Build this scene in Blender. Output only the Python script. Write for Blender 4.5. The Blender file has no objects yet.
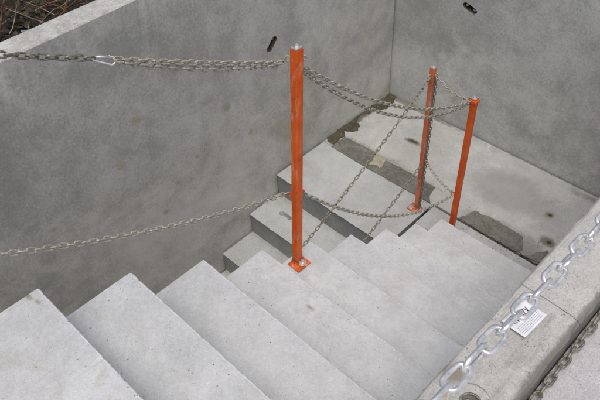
import bpy, bmesh, math, random
from mathutils import Vector, Matrix, Euler, noise
random.seed(7)
S = bpy.context.scene
COL = S.collection
PI = math.pi

# ------------------------------------------------------------------ camera
cam_d = bpy.data.cameras.new('camera'); cam = bpy.data.objects.new('camera', cam_d); COL.objects.link(cam)
_p, _y, _r = math.radians(44.72), math.radians(46.793), math.radians(-3.398)
fw = Vector((-math.sin(_y)*math.cos(_p), math.cos(_y)*math.cos(_p), -math.sin(_p)))
rt = Vector((math.cos(_y), math.sin(_y), 0)); up = rt.cross(fw)
r2 = rt*math.cos(_r)+up*math.sin(_r); u2 = -rt*math.sin(_r)+up*math.cos(_r)
m = Matrix((r2, u2, -fw)).transposed().to_4x4(); m.translation = Vector((2.4615, -3.2906, 2.9480))
cam.matrix_world = m
cam_d.sensor_width = 36; cam_d.lens = 665.11/600*36; cam_d.clip_start = 0.02; cam_d.clip_end = 500
S.camera = cam
S.render.resolution_x, S.render.resolution_y = 1024, 683

# ------------------------------------------------------------------ world and sun (overcast)
w = bpy.data.worlds.new('World'); S.world = w; w.use_nodes = True
nt = w.node_tree; nt.nodes.clear()
sky = nt.nodes.new('ShaderNodeTexSky'); sky.sky_type = 'NISHITA'; sky.sun_disc = False
SUN_EL, SUN_AZ = math.radians(71), math.radians(132)      # azimuth measured clockwise from +Y
sky.sun_elevation = SUN_EL; sky.sun_rotation = SUN_AZ
sky.air_density = 0.8; sky.dust_density = 6.0; sky.ozone_density = 0.6
bgn = nt.nodes.new('ShaderNodeBackground'); bgn.inputs['Strength'].default_value = 0.092
wo = nt.nodes.new('ShaderNodeOutputWorld')
nt.links.new(sky.outputs[0], bgn.inputs[0]); nt.links.new(bgn.outputs[0], wo.inputs[0])
sl = bpy.data.lights.new('sun', 'SUN'); sl.energy = 1.65; sl.angle = math.radians(48); sl.color = (1.0, 0.97, 0.93)
so = bpy.data.objects.new('sun', sl); COL.objects.link(so)
sd = Vector((math.cos(SUN_EL)*math.sin(SUN_AZ), math.cos(SUN_EL)*math.cos(SUN_AZ), math.sin(SUN_EL)))
so.rotation_euler = sd.to_track_quat('Z', 'Y').to_euler(); so.location = (0, 0, 20)
vs = S.view_settings; vs.view_transform = 'Standard'; vs.look = 'None'; vs.gamma = 1; vs.exposure = 0.12
vs.use_curve_mapping = False

# ------------------------------------------------------------------ materials
class NT:
    def __init__(s, name):
        s.m = bpy.data.materials.new(name); s.m.use_nodes = True
        s.t = s.m.node_tree; s.b = s.t.nodes['Principled BSDF']
        g = s.n('ShaderNodeNewGeometry'); s.pos = g.outputs['Position']; s.nor = g.outputs['Normal']
    def n(s, k, **kw):
        o = s.t.nodes.new(k)
        for a, v in kw.items(): setattr(o, a, v)
        return o
    def l(s, a, b): s.t.links.new(a, b)
    def val(s, sock, v):
        if hasattr(v, 'is_linked') or hasattr(v, 'node'): s.l(v, sock)
        else: sock.default_value = v
    def noise(s, scale, detail=6, rough=.6, dist=0, stretch=None, off=0):
        o = s.n('ShaderNodeTexNoise'); o.inputs['Scale'].default_value = scale; o.inputs['Detail'].default_value = detail
        o.inputs['Roughness'].default_value = rough; o.inputs['Distortion'].default_value = dist
        mp = s.n('ShaderNodeMapping'); mp.inputs['Location'].default_value = (off, off*.7, off*1.3)
        if stretch: mp.inputs['Scale'].default_value = stretch
        s.l(s.pos, mp.inputs['Vector']); s.l(mp.outputs[0], o.inputs['Vector'])
        return o.outputs['Fac']
    def voro(s, scale, off=0, feat='F1'):
        o = s.n('ShaderNodeTexVoronoi', feature=feat); o.inputs['Scale'].default_value = scale
        mp = s.n('ShaderNodeMapping'); mp.inputs['Location'].default_value = (off, off, off)
        s.l(s.pos, mp.inputs['Vector']); s.l(mp.outputs[0], o.inputs['Vector'])
        return o.outputs['Distance']
    def ramp(s, f, a, b, lo=0., hi=1.):
        o = s.n('ShaderNodeMapRange'); o.interpolation_type = 'SMOOTHSTEP'
        s.l(f, o.inputs['Value'])
        for i, v in zip(('From Min', 'From Max', 'To Min', 'To Max'), (a, b, lo, hi)): o.inputs[i].default_value = v
        return o.outputs[0]
    def math(s, op, a, b=0.):
        o = s.n('ShaderNodeMath', operation=op); s.val(o.inputs[0], a); s.val(o.inputs[1], b); return o.outputs[0]
    def mix(s, f, a, b, mode='MIX'):
        o = s.n('ShaderNodeMix', data_type='RGBA', blend_type=mode); s.val(o.inputs[0], f)
        for i, v in ((6, a), (7, b)):
            if isinstance(v, tuple): o.inputs[i].default_value = (*v, 1)
            elif isinstance(v, float): o.inputs[i].default_value = (v, v, v, 1)
            else: s.l(v, o.inputs[i])
        return o.outputs[2]
    def bump(s, h, strength, dist, prev=None):
        o = s.n('ShaderNodeBump'); o.inputs['Strength'].default_value = strength; o.inputs['Distance'].default_value = dist
        s.l(h, o.inputs['Height'])
        if prev: s.l(prev, o.inputs['Normal'])
        return o.outputs[0]
    def blob(s, c, rad, soft=.6, wob=.5):
        """soft-edged stain mask round the world point c, its outline broken by noise"""
        d = s.n('ShaderNodeVectorMath', operation='SUBTRACT'); s.l(s.pos, d.inputs[0]); d.inputs[1].default_value = c
        e = s.n('ShaderNodeVectorMath', operation='MULTIPLY'); s.l(d.outputs[0], e.inputs[0]); e.inputs[1].default_value = tuple(1/r for r in rad)
        L = s.n('ShaderNodeVectorMath', operation='LENGTH'); s.l(e.outputs[0], L.inputs[0])
        nn = s.noise(2.2/min(rad)*.35, 5, .7, off=c[1]*3+c[0])
        v = s.math('ADD', L.outputs['Value'], s.math('MULTIPLY', s.math('SUBTRACT', nn, .5), wob*2.5))
        return s.ramp(v, 1.0, 1.0-soft, 0, 1)
    def out(s, col, rough=.9, nrm=None, metal=0., spec=.3):
        s.val(s.b.inputs['Base Color'], col) if not isinstance(col, tuple) else setattr(s.b.inputs['Base Color'], 'default_value', (*col, 1))
        s.val(s.b.inputs['Roughness'], rough); s.val(s.b.inputs['Metallic'], metal)
        s.b.inputs['Specular IOR Level'].default_value = spec
        if nrm: s.l(nrm, s.b.inputs['Normal'])
        return s.m

def concrete(name, light, dark, big=1.6, pits=.5, speck=.5, stains=(), contrast=1., warm=(.30, .26, .17), warm_amt=.35, smears=0., bump=1., off=0, spots=(), flecks=0., streak=None, vary=0., fine=1.):
    k = NT(name)
    a = k.noise(big, 8, .62, .6, off=off); b = k.noise(big*5.3, 6, .65, .3, off=off+3); c = k.noise(70, 4, .7, off=off); d = k.noise(260, 3, .7, off=off)
    f = k.math('ADD', k.math('MULTIPLY', a, .42), k.math('ADD', k.math('MULTIPLY', b, .30), k.math('MULTIPLY', c, .28)))
    f = k.ramp(f, .5-.17/contrast, .5+.17/contrast)
    col = k.mix(f, dark, light)
    # slight brown-olive blooms
    wm = k.ramp(k.noise(big*2.3, 6, .7, .8, off=off+9), .56, .74, 0, warm_amt)
    col = k.mix(wm, col, warm)
    if smears:
        sm = k.ramp(k.noise(big*1.7, 12, .74, .7, stretch=(1, .7, 1.2), off=off+21), .52, .70, 0, smears)
        col = k.mix(sm, col, tuple(min(1, v*1.35) for v in light))
        sm2 = k.ramp(k.noise(big*2.6, 12, .76, .5, off=off+31), .54, .70, 0, smears*.9)
        col = k.mix(sm2, col, tuple(v*.7 for v in dark))
    if flecks:
        # pale lime scratches and scabs left by the formwork, thin and broken
        fl = k.ramp(k.noise(26, 10, .8, 1.2, stretch=(1, .6, 1.1), off=off+44), .60, .70)
        fl = k.math('MULTIPLY', fl, k.ramp(k.noise(3.5, 4, .6, off=off+46), .42, .62, 0, flecks))
        col = k.mix(fl, col, tuple(min(1, v*1.45) for v in light))
        fd = k.ramp(k.noise(19, 10, .78, .8, off=off+54), .60, .72)
        fd = k.math('MULTIPLY', fd, k.ramp(k.noise(2.8, 4, .6, off=off+56), .42, .62, 0, flecks*.8))
        col = k.mix(fd, col, tuple(v*.62 for v in dark))
    if streak:
        st_ = k.ramp(k.noise(30, 8, .7, .4, stretch=streak, off=off+64), .50, .66, 0, .45)
        col = k.mix(st_, col, tuple(v*.6 for v in dark))
    if vary:
        oi = k.n('ShaderNodeObjectInfo')
        col = k.mix(1.0, col, k.ramp(oi.outputs['Random'], 0, 1, 1-vary, 1+vary*.6), 'MULTIPLY')
    fine = k.ramp(d, .25, .75, 1-.22*fine, 1+.2*fine)
    col = k.mix(1.0, col, fine, 'MULTIPLY')
    # dark pores of several sizes and pale grains
    pv = k.voro(38, off); pn = k.noise(9, 2, .5, off=off+5)
    pm = k.math('MULTIPLY', k.ramp(pv, .13, .06), k.ramp(pn, .47, .6, 0, pits))
    pv2 = k.voro(120, off+2); pm2 = k.math('MULTIPLY', k.ramp(pv2, .22, .10), k.ramp(k.noise(14, 2, .5, off=off+7), .45, .62, 0, speck))
    hole = k.math('MAXIMUM', pm, pm2)
    col = k.mix(hole, col, tuple(v*.32 for v in dark))
    gr = k.math('MULTIPLY', k.ramp(k.voro(85, off+11), .2, .08), speck*.35)
    col = k.mix(gr, col, tuple(min(1, v*1.5) for v in light))
    for (cc, rad, colr, amt) in stains:
        col = k.mix(k.math('MULTIPLY', k.blob(cc, rad), amt), col, colr)
    for (cc, rad, colr, amt) in spots:
        col = k.mix(k.math('MULTIPLY', k.blob(cc, rad, .9, .6), amt), col, colr)
    n1 = k.bump(c, .35*bump, .004); n2 = k.bump(d, .35*bump, .0015, n1); n3 = k.bump(k.math('SUBTRACT', b, k.math('MULTIPLY', hole, .6)), .5*bump, .006, n2)
    return k.out(col, k.ramp(f, 0, 1, .95, .8), n3)

YEL = (.27, .225, .09); OLIVE = (.13, .115, .07); RUST = (.30, .17, .05)
M = {}
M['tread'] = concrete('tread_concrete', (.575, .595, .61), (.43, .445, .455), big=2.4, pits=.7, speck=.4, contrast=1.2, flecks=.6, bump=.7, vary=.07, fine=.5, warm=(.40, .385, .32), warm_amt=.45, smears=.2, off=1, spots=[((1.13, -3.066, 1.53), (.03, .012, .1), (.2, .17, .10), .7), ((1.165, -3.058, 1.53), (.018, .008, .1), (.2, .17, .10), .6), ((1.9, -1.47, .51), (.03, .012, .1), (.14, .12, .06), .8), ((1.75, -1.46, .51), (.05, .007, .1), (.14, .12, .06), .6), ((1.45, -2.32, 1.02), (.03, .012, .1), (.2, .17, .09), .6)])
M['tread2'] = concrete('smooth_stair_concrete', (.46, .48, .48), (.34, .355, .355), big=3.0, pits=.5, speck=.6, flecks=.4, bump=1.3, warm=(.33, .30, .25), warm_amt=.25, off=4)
M['worn'] = concrete('worn_nosing_concrete', (.72, .735, .74), (.52, .53, .535), big=12, pits=.9, speck=.8, contrast=1.3, flecks=.6, warm_amt=.3, fine=.5, off=3)
M['shaded_face'] = concrete('shade_toned_face_concrete', (.33, .345, .34), (.22, .23, .225), big=3.0, pits=.8, speck=.7, flecks=.5, warm_amt=.3, off=71)  # darker tone for risers and stair sides, their shade put into the colour
M['wall_left'] = concrete('side_wall_concrete', (.58, .585, .56), (.36, .365, .35), big=1.15, pits=.5, speck=.6, flecks=1., bump=.75, fine=.6, contrast=1.75, warm=(.30, .28, .18), warm_amt=.5, smears=.35, off=12,
    stains=[((0, -2.1, .20), (.2, .42, .10), (.60, .60, .60), .45), ((0, -1.7, .05), (.2, .30, .07), (.55, .55, .54), .35)],
    spots=[((0, -2.63, .62), (.1, .028, .024), RUST, .45), ((0, -2.02, .18+.1), (.1, .03, .025), RUST, .45), ((0, -2.2, .75), (.1, .05, .06), YEL, .35),
           ((0, -1.5, .72), (.1, .05, .045), YEL, .4), ((0, -2.05, .95), (.1, .045, .04), YEL, .4), ((0, -1.35, .45), (.1, .025, .03), RUST, .5), ((0, -1.75, .52), (.1, .02, .02), RUST, .5), ((0, -1.9, .42), (.1, .025, .02), RUST, .4), ((0, -1.75, 1.12), (.1, .12, .05), YEL, .3), ((0, -2.9, .9), (.1, .08, .12), YEL, .35)])
M['wall_far'] = concrete('end_wall_concrete', (.60, .615, .595), (.37, .38, .365), big=1.1, pits=.6, speck=.6, flecks=1., fine=.6, bump=.75, contrast=1.65, warm=(.32, .31, .25), warm_amt=.4, smears=.5, off=23)
M['coping'] = concrete('coping_concrete', (.52, .525, .51), (.33, .335, .32), flecks=.8, big=6, pits=.5, speck=.8, contrast=1.5, warm=(.28, .25, .18), warm_amt=.5, smears=.3, off=8)
M['parapet'] = concrete('parapet_concrete', (.50, .505, .485), (.36, .365, .35), big=3.5, flecks=.7, streak=(1, .12, 1), pits=.8, speck=.8, contrast=1.1, warm=(.30, .275, .20), warm_amt=.4, smears=.25, off=31,
    stains=[((2.10, -2.49, 1.54), (.035, .04, .06), (.16, .14, .09), .6), ((2.115, -2.55, 1.54), (.012, .012, .02), (.35, .17, .04), .6),
            ((2.248, -2.3, 1.53), (.022, 1.6, .3), (.15, .145, .125), .8)])
M['landing'] = concrete('landing_concrete', (.45, .465, .455), (.33, .342, .335), big=2.6, flecks=.7, bump=1.5, pits=.7, speck=.6, contrast=1.2, warm=(.34, .325, .26), warm_amt=.45, smears=.5, off=17,
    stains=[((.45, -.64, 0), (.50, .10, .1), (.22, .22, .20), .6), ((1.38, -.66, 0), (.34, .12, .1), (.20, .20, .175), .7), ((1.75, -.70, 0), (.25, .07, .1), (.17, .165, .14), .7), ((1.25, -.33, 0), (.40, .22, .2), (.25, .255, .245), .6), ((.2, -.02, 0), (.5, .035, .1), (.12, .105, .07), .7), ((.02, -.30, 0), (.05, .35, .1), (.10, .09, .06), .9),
            ((.47, -.33, 0), (.075, .035, .1), OLIVE, .85), ((1.605, -.535, 0), (.07, .05, .1), (.13, .12, .08), .85), ((1.5, -.335, 0), (.04, .035, .1), (.16, .15, .11), .8),
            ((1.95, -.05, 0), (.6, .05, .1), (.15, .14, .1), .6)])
M['grout'] = concrete('grout', (.205, .205, .187), (.11, .11, .098), big=9, flecks=.7, pits=.7, speck=.8, contrast=1.5, warm=(.12, .10, .06), warm_amt=.6, bump=2.2, off=41)
M['crumb'] = concrete('mortar_crumb', (.36, .36, .33), (.20, .20, .18), big=40, bump=.5, off=43)
M['dirt_recess_shade'] = concrete('wet_dirt_and_recess_shade', (.13, .115, .08), (.06, .055, .038), big=14, pits=.8, speck=.8, contrast=1.3, warm=(.10, .085, .045), warm_amt=.6, bump=3, off=45)  # dirt and grit; also the painted shade inside the wall recesses
M['foam'] = concrete('yellowish_mortar', (.52, .50, .40), (.30, .29, .22), big=18, pits=.5, speck=.5, bump=3, off=47)
M['slab'] = concrete('outer_slab_concrete', (.50, .50, .52), (.38, .38, .39), big=4.0, pits=.4, speck=.6, warm_amt=.2, off=51)
M['soil'] = concrete('soil', (.055, .042, .03), (.015, .012, .009), big=9, pits=.5, speck=.5, warm=(.05, .03, .02), bump=4, off=61)

def paint(name, base, deep, scratch, amt, off):
    k = NT(name)
    a = k.noise(26, 6, .7, .4, stretch=(1, 1, .3), off=off); b = k.noise(8, 5, .6, off=off+2)
    col = k.mix(k.ramp(b, .35, .68), deep, base)
    col = k.mix(k.ramp(a, .52, .66, 0, amt), col, scratch)
    chip = k.ramp(k.noise(85, 6, .8, .3, stretch=(1, 1, .6), off=off+5), .585, .625)
    chip2 = k.ramp(k.noise(150, 6, .8, .3, off=off+8), .62, .66)
    chip = k.math('MAXIMUM', chip, chip2)
    col = k.mix(k.math('MULTIPLY', chip, .85), col, k.mix(k.ramp(b, .45, .55), (.11, .045, .02), (.30, .27, .25)))
    col = k.mix(k.ramp(k.noise(18, 8, .75, off=off+7), .5, .75, 0, .3), col, (.22, .09, .05))
    sx = k.n('ShaderNodeTexCoord'); sp_ = k.n('ShaderNodeSeparateXYZ'); k.l(sx.outputs['Object'], sp_.inputs[0])
    ft = k.math('MULTIPLY', k.ramp(sp_.outputs['Z'], .10, .0), k.ramp(k.noise(45, 6, .75, off=off+12), .42, .58, 0, .8))
    col = k.mix(ft, col, (.20, .07, .03))
    n = k.bump(k.noise(120, 3, .6), .25, .001); n = k.bump(chip, .5, -.0006, n)
    return k.out(col, k.ramp(a, .4, .7, .42, .7), n, 0, .4)
M['orange'] = paint('orange_paint', (.92, .16, .016), (.78, .115, .011), (.88, .42, .25), .7, 0)
M['orange_faded'] = paint('faded_orange_paint', (.78, .22, .11), (.58, .13, .05), (.74, .42, .34), .9, 5)
M['orange_deep'] = paint('deep_orange_paint', (.86, .145, .013), (.72, .10, .010), (.80, .28, .13), .35, 9)

def metal(name, a, b, rough, met, sc=60, off=0, rust=0.):
    k = NT(name)
    f = k.noise(sc, 5, .7, off=off); col = k.mix(k.ramp(f, .38, .62), b, a)
    if rust: col = k.mix(k.ramp(k.noise(sc*.6, 5, .7, off=off+4), .57, .68, 0, rust), col, (.16, .075, .03))
    return k.out(col, k.ramp(f, .3, .7, rough-.08, rough+.12), k.bump(k.noise(400, 3, .6), .2, .0006), met, .5)
M['zinc_old'] = metal('weathered_zinc', (.50, .49, .42), (.30, .29, .24), .55, .25, 130, rust=.3)
M['zinc_dark'] = metal('dirty_zinc', (.34, .33, .27), (.13, .125, .095), .5, .45, 130, off=3, rust=.4)
M['zinc_new'] = metal('bright_galvanised_steel', (.90, .91, .92), (.70, .72, .74), .30, .62, 55, off=6)
M['bare'] = metal('bare_steel', (.62, .64, .64), (.38, .39, .38), .4, .6, 80, off=8)
M['bolt'] = metal('zinc_bolt', (.78, .79, .80), (.55, .56, .56), .35, .6, 120, off=9)
M['carab'] = metal('pale_zinc', (.92, .92, .93), (.80, .80, .81), .4, .35, 120, off=10)
k = NT('paper'); M['paper'] = k.out(k.mix(k.ramp(k.noise(40, 5, .6), .35, .7), (.66, .68, .74), (.80, .81, .84)), .6, k.bump(k.noise(30, 3, .6), .4, .002))
k = NT('ink'); M['ink'] = k.out((.03, .03, .035), .6)
k = NT('ink_pale'); M['ink_pale'] = k.out((.33, .33, .37), .6)
def twigm(n, c1, c2):
    k = NT(n); return k.out(k.mix(k.ramp(k.noise(30, 4, .6), .35, .65), c1, c2), .8, k.bump(k.noise(200, 3, .6), .4, .001))
M['twig'] = twigm('twig_bark', (.03, .02, .013), (.14, .085, .05))
M['twig_red'] = twigm('red_twig_bark', (.08, .03, .02), (.22, .10, .055))
M['twig_pale'] = twigm('dead_twig', (.20, .175, .14), (.36, .33, .28))
M['leaf'] = twigm('dead_leaf', (.02, .02, .012), (.065, .06, .035))
M['leaf_blue'] = twigm('blue_grey_leaf', (.09, .13, .15), (.24, .31, .34))

# ------------------------------------------------------------------ object helpers
def put(name, me, mat, parent=None, loc=None, smooth=False):
    me.name = name
    mats = mat if isinstance(mat, (list, tuple)) else [mat]
    for x in mats: me.materials.append(x)
    if smooth:
        for p in me.polygons: p.use_smooth = True
    o = bpy.data.objects.new(name, me); COL.objects.link(o)
    if loc: o.location = loc
    if parent: o.parent = parent
    return o
def from_bm(bm, name='m'):
    me = bpy.data.meshes.new(name); bmesh.ops.recalc_face_normals(bm, faces=bm.faces[:]); bm.to_mesh(me); bm.free(); return me
def thing(name, label, cat, loc=(0, 0, 0), group=None):
    o = bpy.data.objects.new(name, None); COL.objects.link(o); o.location = loc; o.empty_display_size = .1
    o['label'] = label; o['category'] = cat
    if group: o['group'] = group
    return o
def struct(o): o['kind'] = 'structure'; return o

def jit(p, amp, fr=9.):
    """rough cast surface: the same offset for the same world point, so butted pieces stay closed"""
    a = noise.noise_vector(Vector(p)*fr)*amp*.6 + noise.noise_vector(Vector(p)*fr*6)*amp*.4
    return Vector(p)+a
def dens(pts, step):
    """closed outline with its straight stretches cut to length `step`"""
    out = []
    for i, a in enumerate(pts):
        b = pts[(i+1) % len(pts)]; a = Vector(a); b = Vector(b)
        n = max(1, int(math.ceil((b-a).length/step)))
        for j in range(n): out.append(tuple(a+(b-a)*(j/n)))
    return out
def prism(prof, axis, a0, a1, n, amp=.0005, fr=9., edge=.004, chip=None):
    """outline `prof` (2-D, in the two other axes) swept along `axis`; ends slightly rounded"""
    bm = bmesh.new()
    cx = sum(p[0] for p in prof)/len(prof); cy = sum(p[1] for p in prof)/len(prof)
    st = [a0, a0+edge*.4, a0+edge] + [a0+edge+(a1-a0-2*edge)*i/n for i in range(1, n)] + [a1-edge, a1-edge*.4, a1]
    ins = {0: edge*.7, 1: edge*.25, len(st)-1: edge*.7, len(st)-2: edge*.25}
    w0 = max(p[0] for p in prof)-min(p[0] for p in prof); h0 = max(p[1] for p in prof)-min(p[1] for p in prof)
    rings = []
    for i, s in enumerate(st):
        e = ins.get(i, 0); r = []
        for (u, v) in prof:
            u2 = cx+(u-cx)*(1-2*e/w0); v2 = cy+(v-cy)*(1-2*e/h0)
            p = {'X': (s, u2, v2), 'Y': (u2, s, v2), 'Z': (u2, v2, s)}[axis]
            q = jit(p, amp, fr)
            if chip: q = chip(Vector(p), q)
            r.append(bm.verts.new(q))
        rings.append(r)
    L = len(prof)
    for a, b in zip(rings, rings[1:]):
        for j in range(L): bm.faces.new((a[j], a[(j+1) % L], b[(j+1) % L], b[j]))
    bm.faces.new(rings[0]); bm.faces.new(rings[-1][::-1])
    return from_bm(bm)
def cut(o, cutters):
    """boolean pockets (anchor recesses) cut into a solid"""
    for c in cutters:
        md = o.modifiers.new('b', 'BOOLEAN'); md.operation = 'DIFFERENCE'; md.object = c; md.solver = 'EXACT'
    dg = bpy.context.evaluated_depsgraph_get(); dg.update()
    me = bpy.data.meshes.new_from_object(o.evaluated_get(dg)); o.modifiers.clear(); me.name = o.name; o.data = me
    for c in cutters:
        d = c.data; bpy.data.objects.remove(c); bpy.data.meshes.remove(d)
def capsule_cutter(a, b, rad, depth, nrm, out=.02):
    """stadium from a to b sunk `depth` along -nrm"""
    a = Vector(a); b = Vector(b); nrm = Vector(nrm); t = (b-a).normalized(); s = nrm.cross(t)
    L = (b-a).length/2; c = (a+b)/2; bm = bmesh.new(); lo = []; hi = []
    for i in range(28):
        an = 2*PI*i/28; x = math.cos(an)*rad + (max(0, L-rad) if math.cos(an) > 0 else -max(0, L-rad)); y = math.sin(an)*rad
        w_ = 1+.13*noise.noise(Vector((math.cos(an)*1.2+c.x*9, math.sin(an)*1.2+c.y*9, c.z*9))); hi.append(bm.verts.new(c+(t*x+s*y)*w_*1.12+nrm*out)); lo.append(bm.verts.new(c+(t*x*.8+s*y*.7)*w_-nrm*depth))
    for i in range(28): bm.faces.new((lo[i], lo[(i+1) % 28], hi[(i+1) % 28], hi[i]))
    bm.faces.new(lo); bm.faces.new(hi)
    o = bpy.data.objects.new('cutter', from_bm(bm)); COL.objects.link(o); return o
def box_bm(bm, x0, x1, y0, y1, z0, z1, bev=0, mat=None):
    r = bmesh.ops.create_cube(bm, size=1); vs_ = r['verts']
    for v in vs_:
        v.co = Vector(((x0+x1)/2+v.co.x*(x1-x0), (y0+y1)/2+v.co.y*(y1-y0), (z0+z1)/2+v.co.z*(z1-z0)))
    if bev:
        es = list({e for v in vs_ for e in v.link_edges}); bmesh.ops.bevel(bm, geom=es, offset=bev, segments=2, affect='EDGES', profile=.5)
def cyl_bm(bm, c, axis, r, h, seg=16, r2=None, bev=0):
    q = Vector(axis).normalized().to_track_quat('Z', 'Y').to_matrix().to_4x4(); q.translation = Vector(c)
    return bmesh.ops.create_cone(bm, cap_ends=True, segments=seg, radius1=r, radius2=r if r2 is None else r2, depth=h, matrix=q)
def tube_bm(bm, pts, rad, sides=8, closed=False):
    pts = [Vector(p) for p in pts]; n = len(pts); rings = []; prev = None
    for i, p in enumerate(pts):
        a = pts[(i-1) % n] if (closed or i > 0) else p; b = pts[(i+1) % n] if (closed or i < n-1) else p
        t = (b-a).normalized()
        if prev is None:
            prev = t.cross(Vector((0, 0, 1))); prev = prev if prev.length > .1 else t.cross(Vector((1, 0, 0)))
        u = (prev-t*prev.dot(t)).normalized(); prev = u; v = t.cross(u)
        r = rad[i] if isinstance(rad, (list, tuple)) else rad
        rings.append([bm.verts.new(p+u*math.cos(2*PI*k/sides)*r+v*math.sin(2*PI*k/sides)*r) for k in range(sides)])
    pairs = list(zip(rings, rings[1:])) + ([(rings[-1], rings[0])] if closed else [])
    for a, b in pairs:
        for k in range(sides): bm.faces.new((a[k], a[(k+1) % sides], b[(k+1) % sides], b[k]))
    if not closed: bm.faces.new(rings[0][::-1]); bm.faces.new(rings[-1])

# ------------------------------------------------------------------ dimensions (metres)
R_, T_ = .17, .262
F1X0, PX0, PX1 = 1.122, 2.073, 2.250         # inner stair edge, parapet faces
YB = -.935                                   # last riser of the descending flight
TOP = 1.54                                   # wall tops, level with the ground outside
F2D = -1.182                                 # first nosing of the second flight
F2R = .927

# ------------------------------------------------------------------ setting: ground outside and the pit floor
def sheet(name, x0, x1, y0, y1, z, mat, th=.2, nx=1, ny=1, kind=True):
    bm = bmesh.new(); box_bm(bm, x0, x1, y0, y1, z-th, z)
    o = put(name, from_bm(bm), mat)
    return struct(o) if kind else o
bm = bmesh.new()
G = [(-90, -.17, -90, 90), (-.17, 2.276, .205, 90), (2.276, 90, .205, 90), (2.276, 90, -90, -8), (-.17, 2.276, -90, -8)]
for a in G: box_bm(bm, a[0], a[1], a[2], a[3], 1.0, 1.36)
struct(put('ground', from_bm(bm), M['soil']))
bm = bmesh.new(); box_bm(bm, 2.252, 6.5, -7.99, .0, 1.2, 1.464); struct(put('yard_slab', from_bm(bm), M['slab']))
struct(sheet('upper_landing', -.0, PX0-.004, -7.99, -4.6, 1.529, M['tread'], .3))
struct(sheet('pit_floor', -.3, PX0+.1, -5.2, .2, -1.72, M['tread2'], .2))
bm = bmesh.new(); box_bm(bm, .004, F1X0-.004, -4.78, -4.605, -1.715, 1.2)
b_ = put('retaining_wall', from_bm(bm), M['wall_far']); b_['label'] = 'hidden concrete cross wall under the top of the stair'; b_['category'] = 'wall'

# ------------------------------------------------------------------ walls
def ragged(top, amt):
    def f(p, q):
        if p.z > top-.03:
            s = noise.noise(p*14)+.6*noise.noise(p*45)
            if p.x > -.02 and s > .15: q = q+Vector((-.012, 0, -.010))*min(1, (s-.15)*2)*amt
        return q
    return f
def wall(name, label, x0, x1, y0, y1, z0, z1, axis, mat, copmat, n, cutters=(), rag=0., amp=.0016):
    t = thing(name, label, 'wall', ((x0+x1)/2, (y0+y1)/2, z0))
    e = .006
    if axis == 'Y': prof = [(x0, z0), (x1, z0), (x1, z1-e), (x1-e, z1), (x0+e, z1), (x0, z1-e)]; a0, a1 = y0, y1
    else: prof = [(y0, z0), (y1, z0), (y1, z1-e), (y1-e, z1), (y0+e, z1), (y0, z1-e)]; a0, a1 = x0, x1
    me = prism(dens(prof, .25), axis, a0, a1, n, amp=amp, chip=ragged(z1, rag) if rag else None)
    o = put('wall_body', me, [mat, copmat])
    if cutters: cut(o, cutters)
    o.data.materials.append(M['dirt_recess_shade'])  # recess interiors take this dark colour as painted shade
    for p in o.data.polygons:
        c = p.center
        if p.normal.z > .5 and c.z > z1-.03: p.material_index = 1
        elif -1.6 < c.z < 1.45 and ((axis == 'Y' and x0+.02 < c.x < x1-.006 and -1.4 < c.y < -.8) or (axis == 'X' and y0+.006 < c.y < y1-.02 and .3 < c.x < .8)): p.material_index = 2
    o.parent = t; o.matrix_parent_inverse = Matrix.Translation(-t.location)
    return t
wl = wall('retaining_wall', 'long grey concrete wall on the left with a pale coping and brush behind it', -.137, 0, -7.9, -.006, -1.9, TOP, 'Y', M['wall_left'], M['coping'], 260,
     [capsule_cutter((0, -1.156, .912), (0, -1.090, .980), .021, .038, (1, 0, 0))], rag=1.)
wf = wall('retaining_wall', 'grey concrete end wall across the landing behind the pair of orange posts', -.14, 6.6, .003, .2, -1.9, TOP, 'X', M['wall_far'], M['coping'], 120,
     [capsule_cutter((.508, 0, .905), (.610, 0, .875), .021, .038, (0, -1, 0))])
# slot bolts inside the two anchor recesses
def slot_bolts(par, pts, nrm):
    for p in pts:
        bm = bmesh.new(); cyl_bm(bm, Vector(p)-Vector(nrm)*.026, nrm, .0095, .02, 12)
        o = put('anchor_bolt', from_bm(bm), M['bare'], par); o.matrix_parent_inverse = Matrix.Translation(-par.location)
slot_bolts(wl, [(0, -1.143, .932), (0, -1.10, .964)], (1, 0, 0)); slot_bolts(wf, [(.53, 0, .898), (.585, 0, .882)], (0, -1, 0))

# parapet on the right: two precast lengths with an open joint
pt = thing('parapet_wall', 'low concrete parapet at lower right with a round socket and a joint across its top', 'wall', (2.17, -2.5, -1.7))
def para_chip(p, q):
    if p.z > TOP-.03 and p.x > 2.228:
        s = noise.noise(p*11)+.5*noise.noise(p*37)
        q = q+Vector((-.010, 0, -.012))*max(0, s+.35)
    elif p.z > TOP-.03 and p.x < 2.09:
        s = noise.noise(p*17)+.5*noise.noise(p*50)
        q = q+Vector((.004, 0, -.004))*max(0, s)
    return q
prof = dens([(PX0, -1.9), (PX1, -1.9), (PX1, TOP-.016), (PX1-.006, TOP-.005), (PX1-.018, TOP), (PX0+.006, TOP), (PX0, TOP-.005)], .12)
for (y0, y1, cc) in ((-7.9, -2.1508, [((2.171, -2.522, TOP), .048, .007), ((2.171, -2.522, TOP), .0225, .09)]), (-2.1492, .0, [])):
    me = prism(prof, 'Y', y0, y1, int((y1-y0)*34), amp=.0016, fr=12, edge=.003, chip=para_chip)
    o = put('wall_panel', me, M['parapet'])
    cs = []
    for (c, r, d) in cc:
        bm = bmesh.new(); cyl_bm(bm, Vector(c)+Vector((0, 0, .03-d/2)), (0, 0, 1), r, .06+d, 36)
        k_ = bpy.data.objects.new('cutter', from_bm(bm)); COL.objects.link(k_); cs.append(k_)
    if cs: cut(o, cs)
    o.parent = pt; o.matrix_parent_inverse = Matrix.Translation(-pt.location)
bm = bmesh.new()
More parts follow.
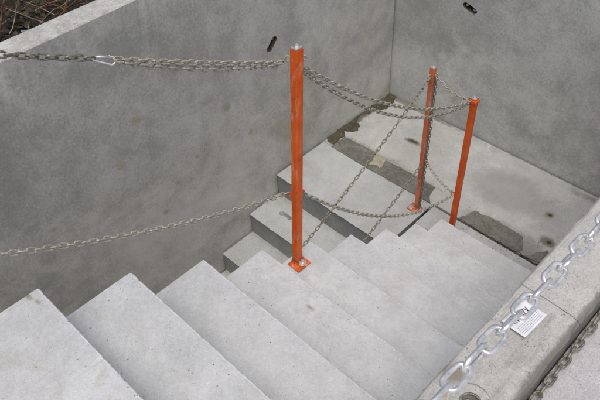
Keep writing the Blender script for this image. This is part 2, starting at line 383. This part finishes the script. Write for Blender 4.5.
tube_bm(bm, [(2.171+math.cos(a)*.0235, -2.522+math.sin(a)*.0235, TOP-.0075) for a in [2*PI*i/28 for i in range(28)]], .0035, 8, True)
tube_bm(bm, [(2.171+math.cos(a)*.018, -2.522+math.sin(a)*.018, TOP-.028) for a in [2*PI*i/28 for i in range(28)]], .0035, 8, True)
o = put('socket_ring', from_bm(bm), M['zinc_dark'], pt, smooth=True); o.matrix_parent_inverse = Matrix.Translation(-pt.location)

# ------------------------------------------------------------------ the two stair flights
def step_profile(yb, yf, z, th, zf):
    """side outline of one step: back edge yb, front (nosing) yf, tread height z"""
    r = .007
    top = [(yb+(yf-r-yb)*i/14, z) for i in range(15)]
    nose = [(yf-r+r*math.sin(a), z-r+r*math.cos(a)) for a in (math.radians(30), math.radians(60), math.radians(90))]
    return top+nose+dens([(yf, z-r-.02), (yf, zf), (yb, zf+T_*0)], .06)[0:] 
def nosing_chip(yf, z, x_in=None, side=1):
    def f(p, q):
        if abs(p.y-yf) < .012 and abs(p.z-z) < .014:
            s = noise.noise(Vector((p.x*30, yf*7, z*5)))+.7*noise.noise(Vector((p.x*85, yf*7, 3)))
            q = q+Vector((0, -.0045, -.0045))*max(0, s-.22)
        return q
    return f
def flight(name, label, x0, x1, spec, mat, side, stepmat=None, cutters=None):
    t = thing(name, label, 'stairs', ((x0+x1)/2, spec[0][0], spec[0][2]))
    for i, (yb, yf, z) in enumerate(spec):
        pr = step_profile(yb, yf, z, 0, z-.42)
        me = prism(pr, 'X', x0, x1, 110, amp=.0005, fr=11, edge=.003, chip=nosing_chip(yf, z, side=side))
        o = put('step', me, [mat, M['shaded_face'], M['worn']])
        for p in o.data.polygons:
            if p.normal.z < .35: p.material_index = 1  # faces not turned upward get the painted shade tone
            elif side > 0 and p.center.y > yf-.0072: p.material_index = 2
        if cutters and i in cutters: cut(o, cutters[i])
        o.parent = t; o.matrix_parent_inverse = Matrix.Translation(-t.location)
    return t
spec = [(-4.598, YB-8*T_, .17+8*R_)]
for kk in range(2, 10): spec.append((YB-(10-kk)*T_+.0005, YB-(9-kk)*T_, .17+(9-kk)*R_))
fA = flight('stair_flight', 'pale concrete stair flight descending from lower left to the landing, beside the parapet', F1X0, PX0-.003, spec, M['tread'], 1)
# foot slab of the descending flight
bm = bmesh.new()
foot = put('foot_slab', prism(dens([(-.925, -.16), (-.737, -.16), (-.737, -.004), (-.741, 0), (-.921, 0), (-.925, -.004)], .05), 'X', .943, PX0-.003, 60, amp=.0006), M['tread2'])
foot.parent = fA; foot.matrix_parent_inverse = Matrix.Translation(-fA.location)
spec2 = [(-.737, F2D, 0.0)]
for kk in range(1, 10): spec2.append((F2D-(kk-1)*T_-.0005, F2D-kk*T_, -R_*kk))
def cap(a, b, r, d): return capsule_cutter(a, b, r, d, (0, 0, 1))
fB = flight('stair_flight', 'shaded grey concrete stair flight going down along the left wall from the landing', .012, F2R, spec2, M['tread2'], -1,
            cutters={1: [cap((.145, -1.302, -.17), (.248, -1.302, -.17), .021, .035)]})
bm = bmesh.new(); cyl_bm(bm, (.225, -1.302, -.196), (0, 0, 1), .008, .012, 12)
o = put('anchor_bolt', from_bm(bm), M['zinc_dark'], fB); o.matrix_parent_inverse = Matrix.Translation(-fB.location)

# ------------------------------------------------------------------ landing with grout bands
lp = [(.008, -.733), (.932, -.733), (.936, -.722), (PX0-.003, -.722), (PX0-.003, -.008), (.008, -.008)]
me = prism(dens(lp, .08), 'Z', -.18, 0, 2, amp=.0011, edge=.003)
land = struct(put('landing', me, M['landing']))
cut(land, [cap((.43, -.33, 0), (.51, -.326, 0), .014, .02), cap((1.597, -.537, 0), (1.625, -.535, 0), .014, .03), cap((1.497, -.336, 0), (1.515, -.336, 0), .011, .03)])
def patch(name, outline, z, mat, amp=.008, th=.004, fr=22, step=.012, seed=0, bum=.0012):
    pts = dens(outline, step); q = []
    for (x, y) in pts:
        s = Vector((x, y, seed)); q.append((x+noise.noise(s*fr)*amp+noise.noise(s*fr*3.1)*amp*.6, y+noise.noise((s+Vector((5, 0, 0)))*fr)*amp+noise.noise((s+Vector((9, 0, 0)))*fr*3.1)*amp*.6))
    bm = bmesh.new(); top = [bm.verts.new((x, y, z)) for x, y in q]; lo = [bm.verts.new((x, y, z-th)) for x, y in q]
    f = bm.faces.new(top)
    for i in range(len(q)): j = (i+1) % len(q); bm.faces.new((top[i], top[j], lo[j], lo[i]))
    o = put(name, from_bm(bm), mat); o.parent = land; return o
ZP = .0045
patch('grout_band', [(.09, -.742), (.09, -.60), (.345, -.588), (.39, -.618), (.51, -.604), (.65, -.595), (.85, -.598), (.872, -.686), (.915, -.735), (.75, -.741), (.52, -.742), (.41, -.748), (.25, -.742)], ZP, M['grout'], .004, seed=1)
patch('dirt_strip', [(.006, -.70), (.006, -.006), (.07, -.006), (.10, -.10), (.10, -.167), (.05, -.26), (.012, -.33), (.03, -.425), (.094, -.435), (.118, -.504), (.05, -.56), (.082, -.61), (.085, -.72), (.03, -.72)], ZP+.001, M['dirt_recess_shade'], .014, seed=2, step=.006)
patch('mortar_lump', [(.352, -.585), (.40, -.60), (.462, -.612), (.47, -.65), (.488, -.70), (.44, -.695), (.405, -.712), (.392, -.66)], ZP+.006, M['foam'], .012, seed=3, step=.006, th=.006)
patch('grout_band', [(1.118, -.722), (1.15, -.61), (1.235, -.595), (1.35, -.589), (1.485, -.603), (1.52, -.676), (1.54, -.733), (1.588, -.700), (1.603, -.631), (1.635, -.60), (1.70, -.66), (2.0, -.70), (2.0, -.726), (1.66, -.726), (1.40, -.726), (1.18, -.726)], ZP, M['grout'], .013, seed=4, step=.006)

# ------------------------------------------------------------------ chains
_links = {}
def link_mesh(p, d, wd, mat, seg=5, sides=8):
    key = (p, d, wd, mat.name)
    if key in _links: return _links[key]
    rc = (wd-d)/2; a = (p+d)/2-rc; pts = []
    for i in range(seg+1):
        t = -PI/2+PI*i/seg; pts.append((a+math.cos(t)*rc, math.sin(t)*rc, 0))
    for i in range(seg+1):
        t = PI/2+PI*i/seg; pts.append((-a+math.cos(t)*rc, math.sin(t)*rc, 0))
    bm = bmesh.new(); tube_bm(bm, pts, d/2, sides, True)
    me = from_bm(bm, 'link'); me.materials.append(mat)
    for f in me.polygons: f.use_smooth = True
    _links[key] = me; return me
def catenary(a, b, sag, n=120):
    a = Vector(a); b = Vector(b)
    return [a+(b-a)*(i/n)-Vector((0, 0, 4*sag*(i/n)*(1-i/n))) for i in range(n+1)]
def chain(label, path, p, d, wd, mat, group=None, roll0=45, wob=10, name='chain', seg=5, sides=8):
    path = [Vector(q) for q in path]; cum = [0]
    for a, b in zip(path, path[1:]): cum.append(cum[-1]+(b-a).length)
    L = cum[-1]; n = max(1, int(round(L/p))); st = L/n
    t = thing(name, label, 'chain', path[0], group)
    me = link_mesh(p, d, wd, mat, seg, sides)
    def at(s):
        s = max(0, min(L, s))
        for i in range(len(cum)-1):
            if s <= cum[i+1]+1e-9: u = (s-cum[i])/max(1e-9, cum[i+1]-cum[i]); return path[i].lerp(path[i+1], u)
        return path[-1]
    rnd = random.Random(len(label)*7+n)
    for i in range(n):
        c = at((i+.5)*st); tg = (at((i+1)*st)-at(i*st)).normalized()
        ref = Vector((0, 0, 1)) if abs(tg.z) < .95 else Vector((1, 0, 0))
        y = ref.cross(tg).normalized(); z = tg.cross(y)
        ro = math.radians(roll0+(90 if i % 2 else 0)+rnd.uniform(-wob, wob))
        y2 = y*math.cos(ro)+z*math.sin(ro); z2 = tg.cross(y2)
        mm = Matrix((tg, y2, z2)).transposed().to_4x4(); mm.translation = c-path[0]
        o = bpy.data.objects.new('link', me); COL.objects.link(o); o.parent = t; o.matrix_local = mm
    return t

# ------------------------------------------------------------------ orange chain posts
def post(label, base, h, mat, lean=(0, 0), plate=(-.018, .048, -.04, .03), plate_c=None, bolt=(.028, -.002), w=.026, hooks=(), top='cap', group='orange chain posts'):
    b = Vector(base); t = thing('chain_post', label, 'post', base, group)
    pm = mat
    if plate:
        bm = bmesh.new(); box_bm(bm, plate[0], plate[1], plate[2], plate[3], .002, .008, .0012)
        put('base_plate', from_bm(bm), pm, t)
        bm = bmesh.new(); cyl_bm(bm, (bolt[0], bolt[1], .0125), (0, 0, 1), .0125, .007, 6); cyl_bm(bm, (bolt[0], bolt[1], .0095), (0, 0, 1), .015, .002, 20)
        cyl_bm(bm, (bolt[0], bolt[1], .019), (0, 0, 1), .006, .012, 12)
        put('bolt', from_bm(bm), M['bolt'], t)
    bm = bmesh.new(); s = w/2; r = .003; n = 40; rings = []
    sec = []
    for (sx, sy) in ((1, 1), (-1, 1), (-1, -1), (1, -1)):
        a0 = {(1, 1): 0, (-1, 1): 90, (-1, -1): 180, (1, -1): 270}[(sx, sy)]
        for q in range(3):
            a = math.radians(a0+45*q); sec.append((sx*(s-r)+math.cos(a)*r, sy*(s-r)+math.sin(a)*r))
    for i in range(n+1):
        u = i/n; z = .008+(h-.008)*u; ox = lean[0]*u; oy = lean[1]*u
        ring = []
        for (x, y) in sec:
            j = noise.noise_vector(Vector((b.x+x, b.y+y, z))*18)*.0007
            ring.append(bm.verts.new((ox+x+j.x, oy+y+j.y, z)))
        rings.append(ring)
    for a, c in zip(rings, rings[1:]):
        for j in range(12): bm.faces.new((a[j], a[(j+1) % 12], c[(j+1) % 12], c[j]))
    bm.faces.new(rings[0][::-1]); bm.faces.new(rings[-1])
    put('shaft', from_bm(bm), pm, t)
    # weld bead round the foot
    bm = bmesh.new(); tube_bm(bm, [(x*1.06, y*1.06, .0095) for x, y in sec], .0028, 6, True); put('weld', from_bm(bm), pm, t, smooth=True)
    bm = bmesh.new()
    if top == 'collar':
        box_bm(bm, lean[0]-s-.005, lean[0]+s+.005, lean[1]-s-.005, lean[1]+s+.005, h-.022, h-.006, .002)
        put('collar', from_bm(bm), pm, t); bm = bmesh.new()
    box_bm(bm, lean[0]-s+.001, lean[0]+s-.001, lean[1]-s+.001, lean[1]+s-.001, h, h+.006, .002)
    cyl_bm(bm, (lean[0], lean[1], h+.009), (0, 0, 1), s*.75, .006, 14, s*.45)
    put('top_cap', from_bm(bm), M['bare'], t)
    for (z, ang, rr) in hooks:
        u = z/h; c = Vector((lean[0]*u, lean[1]*u, z)); dr = Vector((math.cos(math.radians(ang)), math.sin(math.radians(ang)), 0))
        k_ = s/max(abs(dr.x), abs(dr.y)); st = c+dr*(k_-.002); cc = st+dr*rr
        bm = bmesh.new()
        tube_bm(bm, [cc+dr*math.cos(a)*rr+Vector((0, 0, math.sin(a)*rr)) for a in [2*PI*i/16 for i in range(16)]], .0032, 8, True)
        put('chain_eye', from_bm(bm), pm if z < h*.8 else M['zinc_old'], t, smooth=True)
    return t
G1 = (1.160, -2.103, .85)
post('tall bright orange square post bolted to a tread in the middle of the stair', G1, 1.004, M['orange'], lean=(.030, .030), plate=(-.017, .048, -.040, .030), bolt=(.027, .002),
     hooks=[(.965, 215, .010), (.965, 60, .008), (.385, 225, .008), (.395, 60, .0055)], w=.0305)
G2 = (.880, -.822, .0)
post('faded pinkish orange landing post with a loose chain hanging down beside it', G2, 1.018, M['orange_faded'], lean=(-.002, .004), plate=(-.048, .028, -.045, .022), bolt=(-.028, -.026), hooks=[(.985, 0, .010), (.38, 20, .011), (.97, 250, .010)], w=.028)
G3 = (1.163, -.878, .0)
post('deep orange collared post at the foot of the last riser, rightmost of the three', G3, .996, M['orange_deep'], lean=(.004, .002), plate=(-.028, .048, -.03, .03), bolt=(.034, 0), hooks=[(.98, 180, .008), (.34, 190, .011)], w=.029, top='collar')
post('orange post bolted at the top of the stair outside the left edge', (1.16, -3.36, 1.53), .99, M['orange'], hooks=[(.955, 90, .010), (.36, 90, .009)], w=.0285)
post('orange post on the outer slab holding the far end of the silver chain', (2.31, -1.32, 1.464), .88, M['orange'], hooks=[(.87, 250, .012)], w=.0285)
post('orange post on the outer slab holding the near end of the silver chain', (2.30, -3.26, 1.464), .88, M['orange'], hooks=[(.87, 90, .012)], w=.0285)

P5, D5, W5 = .0232, .0052, .0184
GR = 'weathered chains between the posts'
t1 = Vector((1.182, -2.085, 1.815)); t1l = Vector((1.165, -2.112, 1.813)); t3 = Vector((1.150, -.878, .972))
# towards the landing
chain('upper of two grey chain strands sagging from the tall orange post to the landing', catenary(t1, t3, .105), P5, D5, W5, M['zinc_old'], GR)
chain('lower of two grey strands sagging from the tall orange post to the landing', catenary(t1+Vector((0, 0, -.014)), t3+Vector((0, 0, -.012)), .142), P5, D5, W5, M['zinc_old'], GR, roll0=30)
chain('slack low chain from the tall orange post across to the landing posts', catenary((1.180, -2.085, 1.25), (1.145, -.88, .34), .155), P5, D5, W5, M['zinc_old'], GR)
chain('short chain joining the tops of the two landing posts', catenary((.90, -.822, .985), (1.148, -.878, .978), .03), P5, D5, W5, M['zinc_old'], GR)
chain('short chain at knee height between the two landing posts', catenary((.905, -.815, .385), (1.140, -.88, .34), .02), P5, D5, W5, M['zinc_old'], GR)
chain('loose chain end hanging straight down beside the faded landing post', [(.906, -.826, .98), (.908, -.828, .6), (.905, -.830, .3), (.901, -.832, .03)], P5, D5, W5, M['zinc_dark'], GR)
chain('chain running down over the shaded flight from the faded post top', catenary((.877, -.836, .965), (.87, -2.55, .18), .06), P5, D5, W5, M['zinc_dark'], GR)
chain('dark chain running down over the shaded flight from low on the faded post', catenary((.88, -.838, .36), (.87, -2.55, -.42), .03), P5, D5, W5, M['zinc_dark'], GR)
# back up the stair
cb0 = Vector((1.161, -2.700, 2.112)); cb1 = Vector((1.162, -2.651, 2.081))
chain('upper chain strand between the white snap hook and the tall orange post', catenary(t1l, cb1+Vector((0, .002, .004)), .006), P5, D5, W5, M['zinc_old'], GR)
chain('lower slack strand looped below the one from the snap hook to the tall orange post', catenary(t1l+Vector((0, 0, -.006)), cb1+Vector((0, .004, -.004)), .019), P5, D5, W5, M['zinc_old'], GR, roll0=20)
chain('darker single chain running off to the upper left from the white snap hook', catenary(cb0, (1.162, -3.345, 2.496), .013), P5, D5, W5, M['zinc_dark'], GR)
chain('long lower chain sagging past the left wall to the tall post', catenary((1.152, -2.115, 1.248), (1.162, -3.345, 1.925), .058), P5, D5, W5, M['zinc_old'], GR)
chain('dirty chain lying on the outer slab against the foot of the parapet', [(2.2655+.0012*math.sin(i*2.1), -3.2+i*.02, 1.482) for i in range(110)], .0335, .0068, .0235, M['zinc_dark'], roll0=4, wob=9)
# second post of the shaded flight carrying the descending chains, hidden behind the pale flight
post('orange post low on the shaded flight, hidden behind the pale treads', (.87, -2.565, -R_*6), 1.25, M['orange'], hooks=[(1.2, 90, .01), (.6, 90, .01)], w=.025)

# silver chain
sp = catenary((2.262, -3.22, 2.36), (2.305, -1.34, 2.36), .0)
def sil(u):
    y = -3.22+1.88*u; x = 2.285+.004*u
    return Vector((x, y, 2.292-.36*u*(1-u)))
SIL = [sil(i/150) for i in range(151)]
chain('shiny new silver chain of large links stretched above the parapet', SIL, .0392, .0069, .0275, M['zinc_new'], roll0=10, wob=17, seg=8, sides=14)

# white snap hook
bm = bmesh.new()
pts = []
d = (cb1-cb0); Lc = d.length; dx = d.normalized(); side = dx.cross(Vector((-.78, .36, -.51))).normalized()
for i in range(9):
    a = -PI/2+PI*i/8; pts.append(cb1+dx*(-.008+math.cos(a)*.009)+side*math.sin(a)*.0095)
for i in range(5):
    a = PI/2+PI*i/4; pts.append(cb0+dx*(.003+math.cos(a)*.0045)+side*math.sin(a)*.0045)
tube_bm(bm, pts, .0021, 8, True)
c_ = thing('snap_hook', 'small white teardrop snap hook joining the chains near the top left', 'snap hook', cb0)
me = from_bm(bm); me.transform(Matrix.Translation(-cb0)); put('hook_body', me, M['carab'], c_, smooth=True)
bm = bmesh.new(); tube_bm(bm, [pts[9]+Vector((0, 0, .0006))-side*.0+dx*.004, pts[8]-dx*.008], .0024, 8); cyl_bm(bm, pts[8]-dx*.008, side, .0015, .006, 8)
me = from_bm(bm); me.transform(Matrix.Translation(-cb0)); put('gate', me, M['carab'], c_, smooth=True)

# ------------------------------------------------------------------ paper label lying on the parapet
tg = thing('paper_label', 'small white printed paper label lying on the parapet under the silver chain', 'label', (2.141, -2.246, TOP))
tg.rotation_euler = (0, 0, math.radians(-3))
def curl(x, y): return .0045+.003*(abs(y)/.05)**2+.002*(x/.035)**2
bm = bmesh.new(); gx, gy = 10, 14; V = {}
for lay, dz in ((0, 0), (1, .0006)):
    for i in range(gx+1):
        for j in range(gy+1):
            x = -.034+.068*i/gx; y = -.049+.098*j/gy; V[lay, i, j] = bm.verts.new((x, y, curl(x, y)+dz))
for i in range(gx):
    for j in range(gy):
        bm.faces.new((V[1, i, j], V[1, i+1, j], V[1, i+1, j+1], V[1, i, j+1])); bm.faces.new((V[0, i, j], V[0, i, j+1], V[0, i+1, j+1], V[0, i+1, j]))
for i in range(gx):
    for j in (0, gy): bm.faces.new((V[0, i, j], V[0, i+1, j], V[1, i+1, j], V[1, i, j]))
for j in range(gy):
    for i in (0, gx): bm.faces.new((V[0, i, j], V[0, i, j+1], V[1, i, j+1], V[1, i, j]))
put('sheet', from_bm(bm), M['paper'], tg, smooth=True)
def strokes(name, segs, mat, wd):
    bm = bmesh.new()
    for (x0, y0, x1, y1) in segs:
        a = Vector((x0, y0)); b = Vector((x1, y1)); n = (b-a).normalized(); q = Vector((-n.y, n.x))*wd/2
        vs4 = [bm.verts.new((p.x, p.y, curl(p.x, p.y)+.0009)) for p in (a-q, b-q, b+q, a+q)]; bm.faces.new(vs4)
    put(name, from_bm(bm), mat, tg)
rr = random.Random(3); seg = []
y = -.030                                    # bold illegible print, read along the parapet; capitals' feet towards +X
for ch in range(6):
    h0, h1 = -.020, -.004; wch = .0072
    kind = rr.choice('NHZAV')
    L_ = {'N': [(h1, y, h0, y), (h0, y, h1, y+wch), (h1, y+wch, h0, y+wch)], 'H': [(h1, y, h0, y), (-.012, y, -.012, y+wch), (h1, y+wch, h0, y+wch)],
          'Z': [(h0, y, h0, y+wch), (h0, y+wch, h1, y), (h1, y, h1, y+wch)], 'A': [(h1, y, h0, y+wch/2), (h0, y+wch/2, h1, y+wch)], 'V': [(h0, y, h1, y+wch/2), (h1, y+wch/2, h0, y+wch)]}[kind]
    seg += L_; y += .0105
strokes('bold_print', seg, M['ink'], .0024)
seg = []
for ln, x in enumerate((.006, .011, .016, .021, .026)):
    y = -.042
    while y < .034:
        L_ = rr.uniform(.004, .012); seg.append((x, y, x, min(.04, y+L_))); y += L_+.0025
strokes('fine_print', seg, M['ink_pale'], .0014)

# ------------------------------------------------------------------ brush behind the left wall
bm = bmesh.new(); rb = random.Random(11)
def addtube(pts, rad, mi):
    n0 = len(bm.faces); tube_bm(bm, pts, rad, 5)
    bm.faces.ensure_lookup_table()
    for f in bm.faces[n0:]: f.material_index = mi
for i in range(620):
    x = -.16-rb.random()**1.3*1.5; y = rb.uniform(-3.6, -.6); z = rb.uniform(1.36, 1.50)
    a = rb.uniform(0, 2*PI); L_ = rb.uniform(.15, .6); ri = rb.uniform(-.15, .55)
    r0 = rb.choice([.0015, .002, .003, .0045]); pts = []; p = Vector((x, y, z)); dr = Vector((math.cos(a), math.sin(a), ri)).normalized()
    for s_ in range(7):
        pts.append(p.copy()); dr = (dr+Vector((rb.gauss(0, .14), rb.gauss(0, .14), rb.gauss(0, .12)-.03))).normalized(); p = p+dr*L_/6
        if p.x > -.15: p.x = -.15
        if p.z < 1.362: p.z = 1.362
        if p.z > 1.52+.25*min(1, (-.15-p.x)*1.2): p.z = 1.52+.25*min(1, (-.15-p.x)*1.2)
    addtube(pts, [r0*(1-.1*s_) for s_ in range(7)], rb.choice([0, 0, 1, 1, 2, 2] if r0 < .004 else [0, 0, 1]))
for i in range(2600):
    x = -.15-rb.random()**1.2*1.6; y = rb.uniform(-3.7, -.5); z = rb.uniform(1.363, 1.47)
    s_ = rb.uniform(.012, .035); q = Euler((rb.uniform(-.9, .9), rb.uniform(-.9, .9), rb.uniform(0, 6.3))).to_matrix()
    if x+s_ > -.142: x = -.142-s_
    cl = noise.noise(Vector((x*2.6, y*2.6, 0)))
    mi = 4 if (cl > .22 and rb.random() < .75) else 3
    vs_ = [bm.verts.new(Vector((x, y, max(z, 1.363+s_*.4)))+q@Vector(c)*s_) for c in ((-1, 0, 0), (-.3, .45, .12), (.5, .4, .05), (1, 0, -.1), (.45, -.42, .1), (-.35, -.4, .0))]
    f = bm.faces.new(vs_); f.material_index = mi
me = bpy.data.meshes.new('brush'); bm.to_mesh(me); bm.free()
br = put('brush', me, [M['twig'], M['twig_red'], M['twig_pale'], M['leaf'], M['leaf_blue']])
br['kind'] = 'stuff'; br['label'] = 'tangle of dead twigs and dark leaves on the ground behind the left wall'; br['category'] = 'brush'

# ------------------------------------------------------------------ grit and crumbs
def grit(name, label, n, pick, mat, seed):
    rg = random.Random(seed); bm = bmesh.new()
    for i in range(n):
        c, sz = pick(rg); q = Euler((rg.uniform(0, 6), rg.uniform(0, 6), rg.uniform(0, 6))).to_matrix().to_4x4()
        r = bmesh.ops.create_icosphere(bm, subdivisions=1, radius=sz)
        for v in r['verts']:
            j = v.co*(1+noise.noise(Vector((i*3.1, v.co.x/sz*2, v.co.y/sz*2)))*.5); j.z *= .6; v.co = Vector(c)+(q@j)
    o = put(name, from_bm(bm), mat); o['kind'] = 'stuff'; o['label'] = label; return o
def pick_land(rg):
    u = rg.random()
    if u < .35: x, y = rg.uniform(.02, .92), rg.choice([-.735, -.597])+rg.gauss(0, .012)
    elif u < .7: x, y = rg.uniform(1.1, 2.0), rg.choice([-.735, -.60, -.76])+rg.gauss(0, .018)
    elif u < .85: x, y = abs(rg.gauss(0, .05))+.008, rg.uniform(-.7, -.02)
    else: x, y = rg.uniform(.05, 2.0), -abs(rg.gauss(0, .012))-.006
    sz = rg.uniform(.0008, .0030); return (x, min(-.005, y), .0045+sz*.3), sz
grit('landing_crumbs', 'crumbs of mortar and grit along the grout and walls of the landing', 1000, pick_land, M['crumb'], 5)
def pick_steps(rg):
    k_ = rg.randint(2, 9); yf = YB-(9-k_)*T_; z = .17+(9-k_)*R_; x = rg.uniform(F1X0+.02, PX0-.01)
    if rg.random() < .6: y = yf-T_+abs(rg.gauss(0, .02))+.004
    else: y = yf-rg.uniform(.012, T_-.01)
    if noise.noise(Vector((x*5, y*5, z))) < -.05 and rg.random() < .9: y = yf-T_+.004+abs(rg.gauss(0, .006))
    sz = rg.uniform(.0006, .0021); return (x, y, z+sz*.25), sz
grit('stair_grit', 'fine dark grit gathered on the pale stair treads', 1500, pick_steps, M['dirt_recess_shade'], 6)
